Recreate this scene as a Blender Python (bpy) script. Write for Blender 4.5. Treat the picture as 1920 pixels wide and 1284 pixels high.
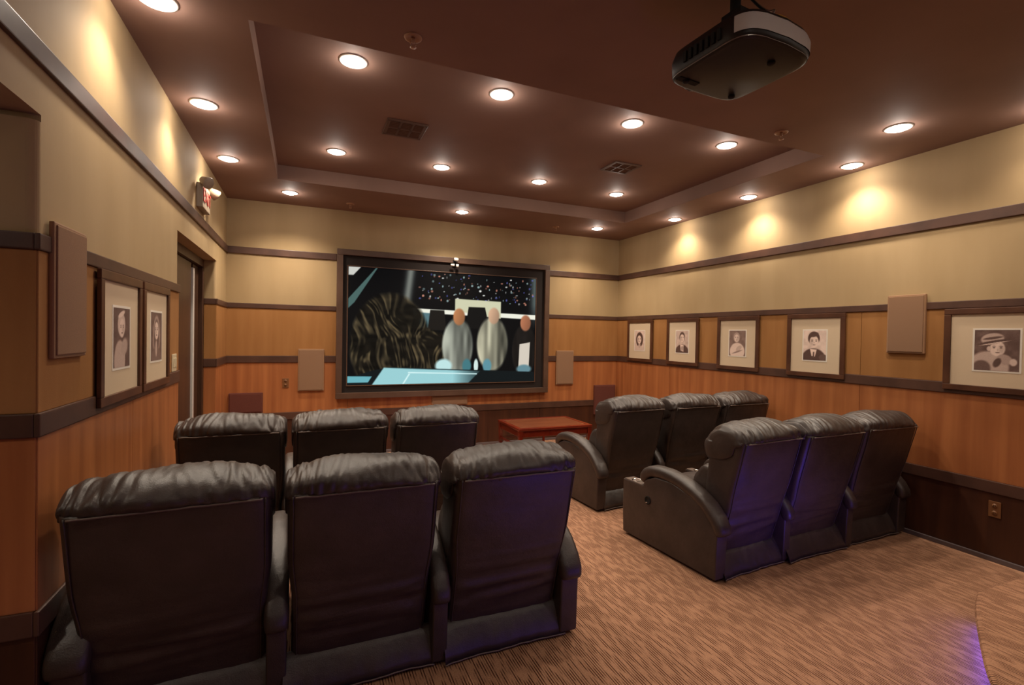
import bpy, bmesh, math, random
import numpy as np
from mathutils import Vector, Matrix, noise

for o in list(bpy.data.objects):
    bpy.data.objects.remove(o, do_unlink=True)
SC = bpy.context.scene
COL = SC.collection
PI = math.pi

# ------------------------------------------------------------------ camera
XL, XR, YF, YB = -0.879, 4.688, 6.7, -2.2
ZC, ZT, EYE = 3.169, 3.319, 1.601
yaw, pit, rol, fpx = 0.399, -0.0151, 0.018, 917.69
Fv = Vector((math.sin(yaw) * math.cos(pit), math.cos(yaw) * math.cos(pit), math.sin(pit)))
Rv = Vector((math.cos(yaw), -math.sin(yaw), 0))
Uv = Rv.cross(Fv)
R2 = Rv * math.cos(rol) + Uv * math.sin(rol)
U2 = -Rv * math.sin(rol) + Uv * math.cos(rol)
cam = bpy.data.cameras.new('camera')
cam.sensor_width = 36
cam.sensor_fit = 'HORIZONTAL'
cam.lens = fpx / 1920 * 36
cam.clip_start = 0.05
camo = bpy.data.objects.new('camera', cam)
COL.objects.link(camo)
M = Matrix((R2, U2, -Fv)).transposed().to_4x4()
M.translation = Vector((0, 0, EYE))
camo.matrix_world = M
SC.camera = camo

# ------------------------------------------------------------------ world, exposure
W = bpy.data.worlds.new('world')
SC.world = W
W.use_nodes = True
W.node_tree.nodes['Background'].inputs[0].default_value = (0.02, 0.018, 0.016, 1)
W.node_tree.nodes['Background'].inputs[1].default_value = 1.0
SC.view_settings.view_transform = 'Standard'
SC.view_settings.look = 'None'
SC.view_settings.gamma = 1
SC.view_settings.use_curve_mapping = False
SC.view_settings.exposure = 0.14
LAMP_W = 52.0        # watts of each ceiling spot
LENS_E = 26.0        # glow of each frosted lens
LED_E = 28.0         # blue strip under the platform nosing
WARM = (1.0, 0.86, 0.69)

# ------------------------------------------------------------------ helpers
def lin(r, g, b):
    f = lambda c: (c / 255 / 12.92) if c / 255 <= 0.04045 else ((c / 255 + 0.055) / 1.055) ** 2.4
    return (f(r), f(g), f(b), 1)

def new_mat(name):
    m = bpy.data.materials.new(name)
    m.use_nodes = True
    nt = m.node_tree
    return m, nt, nt.nodes['Principled BSDF']

def mat(name, c1, c2=None, rough=0.5, scale=(5, 5, 5), detail=4, spec=0.5, metal=0.0, bump=0.0, bscale=None,
        emit=None, coat=0.0, contrast=(0.35, 0.65), bdist=0.01):
    m, nt, b = new_mat(name)
    b.inputs['Roughness'].default_value = rough
    b.inputs['Specular IOR Level'].default_value = spec
    b.inputs['Metallic'].default_value = metal
    b.inputs['Coat Weight'].default_value = coat
    b.inputs['Base Color'].default_value = c1
    N, L = nt.nodes, nt.links
    if c2 or bump:
        tc = N.new('ShaderNodeTexCoord')
        def tex(sc):
            mp = N.new('ShaderNodeMapping')
            mp.inputs['Scale'].default_value = sc
            L.new(tc.outputs['Object'], mp.inputs[0])
            nz = N.new('ShaderNodeTexNoise')
            nz.inputs['Scale'].default_value = 1
            nz.inputs['Detail'].default_value = detail
            L.new(mp.outputs[0], nz.inputs['Vector'])
            return nz
        if c2:
            nz = tex(scale)
            cr = N.new('ShaderNodeValToRGB')
            cr.color_ramp.elements[0].position = contrast[0]
            cr.color_ramp.elements[1].position = contrast[1]
            cr.color_ramp.elements[0].color = c1
            cr.color_ramp.elements[1].color = c2
            L.new(nz.outputs['Fac'], cr.inputs[0])
            L.new(cr.outputs[0], b.inputs['Base Color'])
        if bump:
            nb = tex(bscale or scale)
            bp = N.new('ShaderNodeBump')
            bp.inputs['Strength'].default_value = bump
            bp.inputs['Distance'].default_value = bdist
            L.new(nb.outputs['Fac'], bp.inputs['Height'])
            L.new(bp.outputs[0], b.inputs['Normal'])
    if emit:
        b.inputs['Emission Color'].default_value = emit[0]
        b.inputs['Emission Strength'].default_value = emit[1]
    return m

def tag(o, label=None, cat=None, group=None, kind=None):
    if label: o['label'] = label
    if cat: o['category'] = cat
    if group: o['group'] = group
    if kind: o['kind'] = kind
    return o

def empty(name, loc=(0, 0, 0), rz=0.0, **k):
    o = bpy.data.objects.new(name, None)
    COL.objects.link(o)
    o.location = loc
    o.rotation_euler = (0, 0, rz)
    o.empty_display_size = 0.1
    return tag(o, **k)

def link_mesh(name, me, m, parent=None, loc=(0, 0, 0)):
    if m is not None and len(me.materials) == 0:
        me.materials.append(m)
    o = bpy.data.objects.new(name, me)
    COL.objects.link(o)
    o.location = loc
    if parent is not None:
        o.parent = parent
    return o

class MB:
    """collects shapes into one mesh"""
    def __init__(s):
        s.v, s.f, s.s = [], [], []
    def add(s, vs, fs, smooth=False):
        n = len(s.v)
        s.v += [tuple(p) for p in vs]
        s.f += [tuple(i + n for i in q) for q in fs]
        s.s += [smooth] * len(fs)
        return s
    def box(s, x0, x1, y0, y1, z0, z1, b=0.0):
        if b <= 0:
            vs = [(x, y, z) for x in (x0, x1) for y in (y0, y1) for z in (z0, z1)]
            fs = [(0, 1, 3, 2), (4, 6, 7, 5), (0, 4, 5, 1), (2, 3, 7, 6), (0, 2, 6, 4), (1, 5, 7, 3)]
            return s.add(vs, fs)
        bm = bmesh.new()
        bmesh.ops.create_cube(bm, size=1)
        for v in bm.verts:
            v.co = Vector(((x0 + x1) / 2 + v.co.x * (x1 - x0), (y0 + y1) / 2 + v.co.y * (y1 - y0), (z0 + z1) / 2 + v.co.z * (z1 - z0)))
        b = min(b, 0.45 * min(abs(x1 - x0), abs(y1 - y0), abs(z1 - z0)))
        bmesh.ops.bevel(bm, geom=list(bm.edges), offset=b, segments=2, affect='EDGES', profile=0.6)
        bm.verts.index_update()
        s.add([v.co[:] for v in bm.verts], [[v.index for v in f.verts] for f in bm.faces])
        bm.free()
        return s
    def rings(s, rings, cap=True, smooth=True, closed=True):
        n = len(rings[0])
        vs = [p for r in rings for p in r]
        fs = []
        for i in range(len(rings) - 1):
            for j in range(n if closed else n - 1):
                k = (j + 1) % n
                fs.append((i * n + j, i * n + k, (i + 1) * n + k, (i + 1) * n + j))
        s.add(vs, fs, smooth)
        if cap and closed:
            s.add(rings[0], [tuple(range(n))[::-1]], smooth)
            s.add(rings[-1], [tuple(range(n))], smooth)
        return s
    def lathe(s, c, prof, n=24, axis='z', cap=True, smooth=True):
        rg = []
        for r, h in prof:
            ring = []
            for k in range(n):
                a = 2 * PI * k / n
                p = (r * math.cos(a), r * math.sin(a), h)
                if axis == 'x': p = (h, r * math.cos(a), r * math.sin(a))
                if axis == 'y': p = (r * math.sin(a), h, r * math.cos(a))
                ring.append((c[0] + p[0], c[1] + p[1], c[2] + p[2]))
            rg.append(ring)
        return s.rings(rg, cap, smooth)
    def tube(s, pts, r, n=8, cap=True):
        pts = [Vector(p) for p in pts]
        rg = []
        up = Vector((0, 0, 1))
        for i, p in enumerate(pts):
            t = (pts[min(i + 1, len(pts) - 1)] - pts[max(i - 1, 0)]).normalized()
            a = t.cross(up)
            if a.length < 0.05: a = t.cross(Vector((0, 1, 0)))
            a.normalize()
            b = a.cross(t)
            rr = r[i] if isinstance(r, (list, tuple)) else r
            rg.append([tuple(p + (a * math.cos(2 * PI * k / n) + b * math.sin(2 * PI * k / n)) * rr) for k in range(n)])
        return s.rings(rg, cap)
    def prism(s, poly, z0, z1):
        n = len(poly)
        s.rings([[(x, y, z0) for x, y in poly], [(x, y, z1) for x, y in poly]], True, False)
        return s
    def mesh(s, name='mesh'):
        me = bpy.data.meshes.new(name)
        me.from_pydata(s.v, [], s.f)
        me.polygons.foreach_set('use_smooth', s.s)
        bm = bmesh.new()
        bm.from_mesh(me)
        bmesh.ops.remove_doubles(bm, verts=bm.verts, dist=1e-5)
        bmesh.ops.recalc_face_normals(bm, faces=bm.faces)
        bm.to_mesh(me)
        bm.free()
        return me
    def build(s, name, m, parent=None, loc=(0, 0, 0)):
        return link_mesh(name, s.mesh(name), m, parent, loc)

def bx(name, m, x0, x1, y0, y1, z0, z1, b=0.0, parent=None):
    """box with its own origin at its centre"""
    cx, cy, cz = (x0 + x1) / 2, (y0 + y1) / 2, (z0 + z1) / 2
    return MB().box(x0 - cx, x1 - cx, y0 - cy, y1 - cy, z0 - cz, z1 - cz, b).build(name, m, parent, (cx, cy, cz))

def spline(pts, n, closed=False):
    pts = [Vector(p) for p in pts]
    L = len(pts)
    out = []
    seg = L if closed else L - 1
    for i in range(n):
        t = i / n * seg if closed else i / (n - 1) * seg
        k = min(int(t), seg - 1)
        u = t - k
        g = (lambda j: pts[j % L]) if closed else (lambda j: pts[max(0, min(L - 1, j))])
        a, b, c, d = g(k - 1), g(k), g(k + 1), g(k + 2)
        out.append(0.5 * ((2 * b) + (c - a) * u + (2 * a - 5 * b + 4 * c - d) * u * u + (3 * b - a - 3 * c + d) * u ** 3))
    return out

# ------------------------------------------------------------------ materials
M_plaster = mat('beige_plaster', lin(162, 137, 100), lin(172, 147, 110), rough=0.72, scale=(3, 3, 0.6), spec=0.3, bump=0.12, bscale=(60, 60, 60), bdist=0.002)
M_ceil = mat('brown_ceiling_paint', lin(140, 110, 97), lin(132, 103, 90), rough=0.75, scale=(2, 2, 2), spec=0.35)
M_wood = mat('orange_brown_panel_wood', lin(150, 88, 50), lin(178, 112, 66), rough=0.42, scale=(9, 9, 0.5), detail=4, spec=0.4, bump=0.08, bscale=(60, 60, 2), bdist=0.002)
M_fabric = mat('gold_brown_wall_fabric', lin(150, 103, 57), lin(160, 112, 65), rough=0.75, scale=(9, 9, 1.2), spec=0.25, bump=0.25, bscale=(220, 220, 220), bdist=0.002)
M_dark = mat('dark_base_wood', lin(58, 30, 18), lin(76, 42, 24), rough=0.45, scale=(12, 12, 0.8), spec=0.4)
M_rail = mat('dark_brown_trim_wood', lin(72, 48, 38), lin(86, 58, 46), rough=0.42, scale=(6, 6, 6), spec=0.45)
M_frame = mat('dark_brown_picture_frame', lin(70, 40, 26), lin(88, 54, 36), rough=0.35, scale=(6, 6, 6), spec=0.5)
M_matbd = mat('cream_mat_board', lin(206, 184, 156), rough=0.8, spec=0.2)
M_white = mat('white_print_border', lin(225, 216, 204), rough=0.7, spec=0.2)
M_grille = mat('taupe_speaker_cloth', lin(134, 103, 80), lin(145, 112, 87), rough=0.85, scale=(300, 300, 300), spec=0.2, bump=0.3, bscale=(500, 500, 500), bdist=0.001)
M_taupe = mat('taupe_speaker_edge', lin(150, 115, 86), rough=0.6, spec=0.3)
M_sub = mat('plum_brown_grille_cloth', lin(106, 60, 50), lin(94, 52, 44), rough=0.8, scale=(200, 200, 200), spec=0.2)
M_black = mat('matt_black', lin(22, 18, 17), rough=0.7, spec=0.3)
M_velvet = mat('black_screen_border', lin(34, 25, 22), rough=0.8, spec=0.3)
M_screenfr = mat('brown_screen_moulding', lin(90, 66, 52), lin(78, 55, 42), rough=0.42, scale=(5, 5, 5), spec=0.45)
M_metal = mat('brushed_silver', lin(190, 185, 178), rough=0.3, metal=0.9)
M_chrome = mat('chrome', lin(210, 205, 200), rough=0.15, metal=1.0)
M_red = mat('red_lacquered_wood', lin(96, 26, 14), lin(112, 36, 18), rough=0.22, scale=(8, 3, 8), spec=0.6, coat=0.4)
M_redtop = mat('brown_red_table_top', lin(96, 50, 30), lin(112, 62, 38), rough=0.32, scale=(3, 20, 8), spec=0.5)
M_trimw = mat('white_lamp_trim', lin(225, 220, 212), rough=0.5)
M_lens = mat('frosted_lamp_lens', lin(240, 235, 225), rough=0.6, emit=((1.0, 0.88, 0.74, 1), LENS_E))
M_vent = mat('brown_vent_metal', lin(96, 68, 54), rough=0.45, spec=0.4)
M_hole = mat('dark_duct', lin(30, 22, 18), rough=0.9, spec=0.1)
M_brass = mat('bronze_sprinkler', lin(165, 125, 98), rough=0.4, spec=0.5)
M_plate = mat('brown_outlet_plate', lin(120, 78, 46), rough=0.4)
M_ivory = mat('ivory_switch_plate', lin(205, 190, 160), rough=0.4)
M_exitw = mat('off_white_sign_plastic', lin(150, 134, 116), rough=0.45)
M_exitr = mat('red_sign_letters', lin(165, 60, 52), rough=0.5)
M_proj = mat('charcoal_projector_shell', lin(34, 27, 27), rough=0.45, spec=0.4)
M_projs = mat('lit_grey_projector_rear', lin(195, 187, 185), rough=0.4)
M_glass = mat('dark_lens_glass', lin(12, 12, 16), rough=0.05, spec=0.8)
M_wire = mat('yellow_cable', lin(190, 140, 60), rough=0.4)
M_doorw = mat('dark_door_wood', lin(60, 38, 26), lin(74, 48, 34), rough=0.4, scale=(12, 12, 0.8), spec=0.4)
M_strip = mat('pale_door_strip', lin(205, 200, 196), rough=0.45, metal=0.2)
M_led = mat('blue_led_strip', lin(60, 50, 255), emit=((0.10, 0.06, 1.0, 1), LED_E))
M_hem = mat('pale_highlight_leather', lin(104, 88, 79), rough=0.45)  # hem and piping highlight put into the leather colour; cup trays share it
M_basestrip = mat('grey_floor_strip', lin(96, 84, 84), rough=0.35, spec=0.5)

def leather():
    m, nt, b = new_mat('dark_brown_leather')
    N, L = nt.nodes, nt.links
    tc = N.new('ShaderNodeTexCoord')
    nz = N.new('ShaderNodeTexNoise'); nz.inputs['Scale'].default_value = 7; nz.inputs['Detail'].default_value = 5
    L.new(tc.outputs['Object'], nz.inputs['Vector'])
    cr = N.new('ShaderNodeValToRGB')
    cr.color_ramp.elements[0].position = 0.35; cr.color_ramp.elements[1].position = 0.7
    cr.color_ramp.elements[0].color = lin(48, 36, 31); cr.color_ramp.elements[1].color = lin(62, 48, 42)
    L.new(nz.outputs['Fac'], cr.inputs[0]); L.new(cr.outputs[0], b.inputs['Base Color'])
    b.inputs['Roughness'].default_value = 0.46
    b.inputs['Specular IOR Level'].default_value = 0.65
    vo = N.new('ShaderNodeTexVoronoi'); vo.inputs['Scale'].default_value = 220
    L.new(tc.outputs['Object'], vo.inputs['Vector'])
    n2 = N.new('ShaderNodeTexNoise'); n2.inputs['Scale'].default_value = 18; n2.inputs['Detail'].default_value = 3
    L.new(tc.outputs['Object'], n2.inputs['Vector'])
    ad = N.new('ShaderNodeMath'); ad.operation = 'MULTIPLY_ADD'; ad.inputs[1].default_value = 0.12
    L.new(vo.outputs['Distance'], ad.inputs[0]); L.new(n2.outputs['Fac'], ad.inputs[2])
    bp = N.new('ShaderNodeBump'); bp.inputs['Strength'].default_value = 0.35; bp.inputs['Distance'].default_value = 0.008
    L.new(ad.outputs[0], bp.inputs['Height']); L.new(bp.outputs[0], b.inputs['Normal'])
    return m
M_leather = leather()

def carpet():
    m, nt, b = new_mat('brown_ribbed_carpet')
    N, L = nt.nodes, nt.links
    tc = N.new('ShaderNodeTexCoord')
    def noi(sc, det=2):
        mp = N.new('ShaderNodeMapping'); mp.inputs['Scale'].default_value = sc
        L.new(tc.outputs['Object'], mp.inputs[0])
        n = N.new('ShaderNodeTexNoise'); n.inputs['Scale'].default_value = 1; n.inputs['Detail'].default_value = det
        L.new(mp.outputs[0], n.inputs['Vector'])
        return n
    wv = N.new('ShaderNodeTexWave'); wv.bands_direction = 'X'
    wv.inputs['Scale'].default_value = 25; wv.inputs['Distortion'].default_value = 0.6
    wv.inputs['Detail'].default_value = 1; wv.inputs['Detail Scale'].default_value = 0.3
    L.new(tc.outputs['Object'], wv.inputs['Vector'])
    dash = noi((42, 9, 1), 1)
    r1 = N.new('ShaderNodeMapRange'); r1.inputs[1].default_value = 0.38; r1.inputs[2].default_value = 0.56
    L.new(dash.outputs['Fac'], r1.inputs[0])
    r2 = N.new('ShaderNodeMapRange'); r2.inputs[1].default_value = 0.5; r2.inputs[2].default_value = 0.85
    L.new(wv.outputs['Fac'], r2.inputs[0])
    mu = N.new('ShaderNodeMath'); mu.operation = 'MULTIPLY'
    L.new(r1.outputs[0], mu.inputs[0]); L.new(r2.outputs[0], mu.inputs[1])
    spk = noi((260, 160, 100), 3)
    base = N.new('ShaderNodeValToRGB')
    base.color_ramp.elements[0].position = 0.3; base.color_ramp.elements[1].position = 0.7
    base.color_ramp.elements[0].color = lin(150, 108, 84); base.color_ramp.elements[1].color = lin(188, 142, 112)
    L.new(spk.outputs['Fac'], base.inputs[0])
    mx = N.new('ShaderNodeMix'); mx.data_type = 'RGBA'
    mx.inputs['B'].default_value = lin(72, 38, 24)
    L.new(mu.outputs[0], mx.inputs['Factor']); L.new(base.outputs[0], mx.inputs['A'])
    L.new(mx.outputs['Result'], b.inputs['Base Color'])
    b.inputs['Roughness'].default_value = 0.95
    b.inputs['Specular IOR Level'].default_value = 0.15
    sub = N.new('ShaderNodeMath'); sub.operation = 'SUBTRACT'
    L.new(spk.outputs['Fac'], sub.inputs[0]); L.new(mu.outputs[0], sub.inputs[1])
    bp = N.new('ShaderNodeBump'); bp.inputs['Strength'].default_value = 0.5; bp.inputs['Distance'].default_value = 0.006
    L.new(sub.outputs[0], bp.inputs['Height']); L.new(bp.outputs[0], b.inputs['Normal'])
    return m
M_carpet = carpet()

def vcol_mat(name, emit=0.0, rough=0.6):
    m, nt, b = new_mat(name)
    a = nt.nodes.new('ShaderNodeVertexColor'); a.layer_name = 'Col'
    nt.links.new(a.outputs[0], b.inputs['Base Color'])
    b.inputs['Roughness'].default_value = rough
    if emit:
        b.inputs['Base Color'].default_value = (0.004, 0.004, 0.004, 1)
        b.inputs['Specular IOR Level'].default_value = 0.05
        nt.links.remove(b.inputs['Base Color'].links[0])
        nt.links.new(a.outputs[0], b.inputs['Emission Color'])
        b.inputs['Emission Strength'].default_value = emit
    return m
M_film = vcol_mat('projected_picture', emit=1.0, rough=0.8)
M_print = vcol_mat('sepia_print', rough=0.6)

# ------------------------------------------------------------------ setting: shell
def struct(o):
    o['kind'] = 'structure'
    return o

struct(bx('floor', M_carpet, XL - 1.3, XR, YB, YF, -0.1, 0.0))
# ceiling: four bands of the lowered border, tray top and tray sides, all one surface
TX0, TX1, TY0, TY1 = -0.285, 4.03, 2.83, 5.635
c = MB()
c.box(XL, XR, YB, TY0, ZC, ZT + 0.1)
c.box(XL, XR, TY1, YF, ZC, ZT + 0.1)
c.box(XL, TX0, TY0, TY1, ZC, ZT + 0.1)
c.box(TX1, XR, TY0, TY1, ZC, ZT + 0.1)
c.box(TX0, TX1, TY0, TY1, ZT, ZT + 0.1)
struct(c.build('ceiling', M_ceil))
w_front = struct(bx('wall_front', M_plaster, XL, XR, YF, YF + 0.15, 0, ZC))
w_right = struct(bx('wall_right', M_plaster, XR, XR + 0.15, YB, YF, 0, ZC))
w_back = struct(bx('wall_back', M_plaster, XL - 1.3, XR, YB - 0.15, YB, 0, ZC))
# left wall: passage opening near the camera (y .9-2.25) and door recess (y 4.32-6.0)
OA0, OA1, OAZ = 0.75, 2.25, 2.355
OB0, OB1, OBZ = 4.32, 6.0, 2.33
def round_rect(x0, x1, y0, y1, r, corners=(1, 1, 1, 1), n=6):
    out = []
    for k, (cx, cy, a0) in enumerate(((x1 - r, y1 - r, 0), (x0 + r, y1 - r, 90), (x0 + r, y0 + r, 180), (x1 - r, y0 + r, 270))):
        if corners[k]:
            for i in range(n + 1):
                a = math.radians(a0 + 90 * i / n)
                out.append((cx + r * math.cos(a), cy + r * math.sin(a)))
        else:
            out.append(((x1, y1), (x0, y1), (x0, y0), (x1, y0))[k])
    return out
wl = MB()
RB = 0.03
wl.prism(round_rect(XL - 1.25, XL, OA1, OB0, RB, (1, 0, 0, 1)), 0, OBZ)          # pier between the openings
wl.prism(round_rect(XL - 0.25, XL, OB1, YF, RB, (0, 0, 0, 1)), 0, OBZ)            # short pier by the screen wall
wl.prism(round_rect(XL - 0.25, XL, YB, OA0, RB, (1, 0, 0, 0)), 0, OBZ)
wl.box(XL - 0.25, XL, YB, YF, OAZ, ZC)
wl.box(XL - 0.25, XL, OA1 + RB, OB0 - RB, OBZ, OAZ)
wl.box(XL - 0.25, XL, OB0 - RB, YF, OBZ, OAZ)
wl.box(XL - 0.25, XL, YB, OA0, OBZ, OAZ)
wl.box(XL - 0.25, XL - 0.19, OB0, OB1, 0, OBZ)                                     # behind the door
w_left = struct(wl.build('wall_left', M_plaster))
# passage behind the near opening
struct(bx('wall_passage', M_plaster, XL - 1.3, XL - 1.25, YB, OA1, 0, 2.6))
struct(bx('ceiling_passage', M_plaster, XL - 1.25, XL - 0.25, YB, OA1 + 0.3, 2.42, 2.5))

# panels as parts of the walls
def panels_y(parent, x_face, sgn, y0, y1, z0, z1, m, name, n, proud=0.008, gap=0.003, b=0.003):
    """panels on a wall of constant x; sgn +1: the face looks to +x"""
    ox, oy, oz = parent.location
    L = (y1 - y0) / n
    xa, xb = (x_face - 0.002, x_face + proud) if sgn > 0 else (x_face - proud, x_face + 0.002)
    me = MB().box(-abs(xb - xa) / 2, abs(xb - xa) / 2, -L / 2 + gap / 2, L / 2 - gap / 2, -(z1 - z0) / 2, (z1 - z0) / 2, b).mesh(name)
    for i in range(n):
        link_mesh(name, me, m, parent, ((xa + xb) / 2 - ox, y0 + (i + 0.5) * L - oy, (z0 + z1) / 2 - oz))
def panels_x(parent, y_face, x0, x1, z0, z1, m, name, n, proud=0.008, gap=0.003, b=0.003):
    """panels on a wall of constant y that looks to -y"""
    ox, oy, oz = parent.location
    L = (x1 - x0) / n
    me = MB().box(-L / 2 + gap / 2, L / 2 - gap / 2, -(proud + .002) / 2, (proud + .002) / 2, -(z1 - z0) / 2, (z1 - z0) / 2, b).mesh(name)
    for i in range(n):
        link_mesh(name, me, m, parent, (x0 + (i + 0.5) * L - ox, y_face - proud / 2 + 0.001 - oy, (z0 + z1) / 2 - oz))
Z0, Z1, Z2, Z3, Z4, Z5, Z6, Z7 = 0.50, 0.589, 1.209, 1.294, 1.871, 1.93, 2.521, 2.603
panels_y(w_right, XR, -1, YB, YF, 0.035, Z0, M_dark, 'base_panel', 7)
panels_y(w_right, XR, -1, YB, YF, Z1, Z2, M_wood, 'wood_panel', 7)
panels_y(w_right, XR, -1, YB, YF, Z3, Z4, M_fabric, 'fabric_panel', 7)
panels_x(w_front, YF, XL, XR, 0.035, Z0, M_dark, 'base_panel', 4)
panels_x(w_front, YF, XL, XR, Z1, Z2, M_wood, 'wood_panel', 4)
panels_x(w_front, YF, XL, XR, Z3, Z4, M_fabric, 'fabric_panel', 4)
for (a, bb, n) in ((OA1 - 0.006, OB0, 2), (OB1 - 0.006, YF, 1), (YB, OA0, 2)):
    panels_y(w_left, XL, 1, a, bb, 0.035, Z0, M_dark, 'base_panel', n)
    panels_y(w_left, XL, 1, a, bb, Z1, Z2, M_wood, 'wood_panel', n)
    panels_y(w_left, XL, 1, a, bb, Z3, Z4, M_fabric, 'fabric_panel', n)
for yf, xa, xb in ((OA1, XL - 1.25, XL + 0.004), (OB1, XL - 0.11, XL + 0.004)):
    panels_x(w_left, yf, xa, xb, 0.035, Z0, M_dark, 'base_panel', 1)
    panels_x(w_left, yf, xa, xb, Z1, Z2, M_wood, 'wood_panel', 1)
    panels_x(w_left, yf, xa, xb, Z3, Z4, M_fabric, 'fabric_panel', 1)

# horizontal rails
tn = [0]
def trim(*boxes):
    tn[0] += 1
    mb = MB()
    for q in boxes:
        mb.box(*q, 0.005)
    return struct(mb.build('trim_%d' % tn[0], M_rail))
P = 0.018
SX0, SX1, SZ0, SZ1 = 0.357, 3.394, 0.742, 2.665
for za, zb in ((Z0, Z1), (Z2, Z3), (Z4, Z5), (Z6, Z7)):
    cut = za > SZ0
    # front wall
    if cut:
        trim((XL, SX0, YF - P, YF, za, zb)); trim((SX1, XR, YF - P, YF, za, zb))
    else:
        trim((XL, XR, YF - P, YF, za, zb))
    trim((XR - P, XR, YB, YF - P, za, zb))
    if za < 2.4:
        trim((XL, XL + P, OA1 - P, OB0, za, zb), (XL - 1.25, XL, OA1 - P, OA1, za, zb))
        trim((XL, XL + P, OB1 - P, YF - P, za, zb), (XL - 0.11, XL, OB1 - P, OB1, za, zb))
        trim((XL, XL + P, YB, OA0 + P, za, zb))
    else:
        trim((XL, XL + P, YB, YF - P, za, zb))
struct(MB().box(XR - 0.025, XR, YB, YF - 0.02, 0, 0.035, 0.004).build('baseboard_right', M_basestrip))
struct(MB().box(XL, XR - 0.025, YF - 0.02, YF, 0, 0.035, 0.004).build('baseboard_front', M_basestrip))
struct(MB().box(XL, XL + 0.02, OA1, OB0, 0, 0.035, 0.004).box(XL, XL + 0.02, OB1, YF - .02, 0, 0.035, 0.004).build('baseboard_left', M_basestrip))

# door in the left recess
dx = XL - 0.19
d = struct(empty('door_1', (dx, 5.16, 0)))
fr = MB()
fr.box(0, 0.08, OB0 - 5.16, OB0 - 5.16 + 0.07, 0, 2.25, 0.005)
fr.box(0, 0.08, OB1 - 5.16 - 0.07, OB1 - 5.16, 0, 2.25, 0.005)
fr.box(0, 0.08, OB0 - 5.16, OB1 - 5.16, 2.25, OBZ, 0.005)
fr.build('door_frame', M_doorw, d)
lf = MB().box(0.0, 0.045, -0.765, 0.40, 0.01, 2.245, 0.003).build('door_leaf', M_doorw, d)
lf2 = MB().box(0.0, 0.04, 0.50, 0.765, 0.01, 2.245, 0.003).build('door_leaf', M_doorw, d)
MB().box(0.0, 0.06, 0.42, 0.48, 0.01, 2.2, 0.004).build('metal_mullion', M_strip, d)

# ------------------------------------------------------------------ raised platform with blue strip
curve = [(3.53, 1.5), (3.29, 1.405), (2.87, 1.195), (2.62, 1.05), (2.1, 0.70), (1.7, 0.36), (1.38, -0.05), (1.2, -0.5), (1.12, -1.1), (1.1, -1.6)]
cv = [Vector((p[0], p[1])) for p in spline([(a, b, 0) for a, b in curve], 60)]
HP = 0.2
pf = empty('platform', (3.4, 0.0, 0), label='low carpeted platform with curved front edge at the lower right', cat='platform')
def offs(pts, d):
    out = []
    for i, p in enumerate(pts):
        t = (pts[min(i + 1, len(pts) - 1)] - pts[max(i - 1, 0)]).normalized()
        out.append(p + Vector((-t.y, t.x)) * d)
    return out
inn = offs(cv, 0.05)
def plat_poly(c):
    pts = [(p.x, p.y) for p in c] + [(c[-1].x, YB + 0.02), (XR - 0.035, YB + 0.02), (XR - 0.035, c[0].y)]
    return [(x - 3.4, y) for x, y in pts]
inn2 = [Vector((p.x, p.y - (0.04 if i == 0 else 0))) for i, p in enumerate(inn)]
MB().prism(plat_poly(inn2), 0.0, HP - 0.045).build('riser', M_dark, pf)
# rounded nosing along the curve, top deck
deck = MB()
lv = []
for dd, z in ((0.02, HP - 0.045), (0.0, HP - 0.035), (-0.006, HP - 0.022), (0.0, HP - 0.008), (0.014, HP)):
    lv.append([(x, y, z) for x, y in plat_poly(offs(cv, dd))])
deck.rings(lv, True, False)
deck.build('carpet_deck', M_carpet, pf)
st = MB()
so = offs(cv, 0.042)
so2 = offs(cv, 0.048)
st.rings([[(p.x - 3.4, p.y, z) for p in so] for z in (0.020, 0.040)], cap=False, closed=False)
st.build('led_strip', M_led, pf)['label'] = 'glowing blue light strip'
ch = MB()
ch.rings([[(p.x - 3.4, p.y, 0.0) for p in so], [(p.x - 3.4, p.y, 0.018) for p in so], [(p.x - 3.4, p.y, 0.018) for p in so2]], cap=False, closed=False)
ch.build('led_channel', M_black, pf)
# added blue spots at the platform edge, no visible lamps, to tint the seats
for (lx, ly, tx_, ty_, tz_, en, cone) in ((2.55, 0.98, 3.0, 2.4, 0.50, 60.0, 40), (3.0, 1.22, 3.62, 2.45, 0.42, 22.0, 32), (1.55, 0.16, 1.12, 2.2, 0.80, 14.0, 18)):
    l = bpy.data.lights.new('riser', 'SPOT')
    l.energy = en; l.color = (0.13, 0.08, 1.0); l.spot_size = math.radians(cone); l.spot_blend = 1.0; l.shadow_soft_size = 0.03
    o = bpy.data.objects.new('added_blue_spot', l)
    COL.objects.link(o)
    o.location = (lx, ly, 0.13)
    dv = Vector((tx_ - lx, ty_ - ly, tz_ - 0.13))
    o.rotation_euler = dv.to_track_quat('-Z', 'Y').to_euler()

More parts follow.
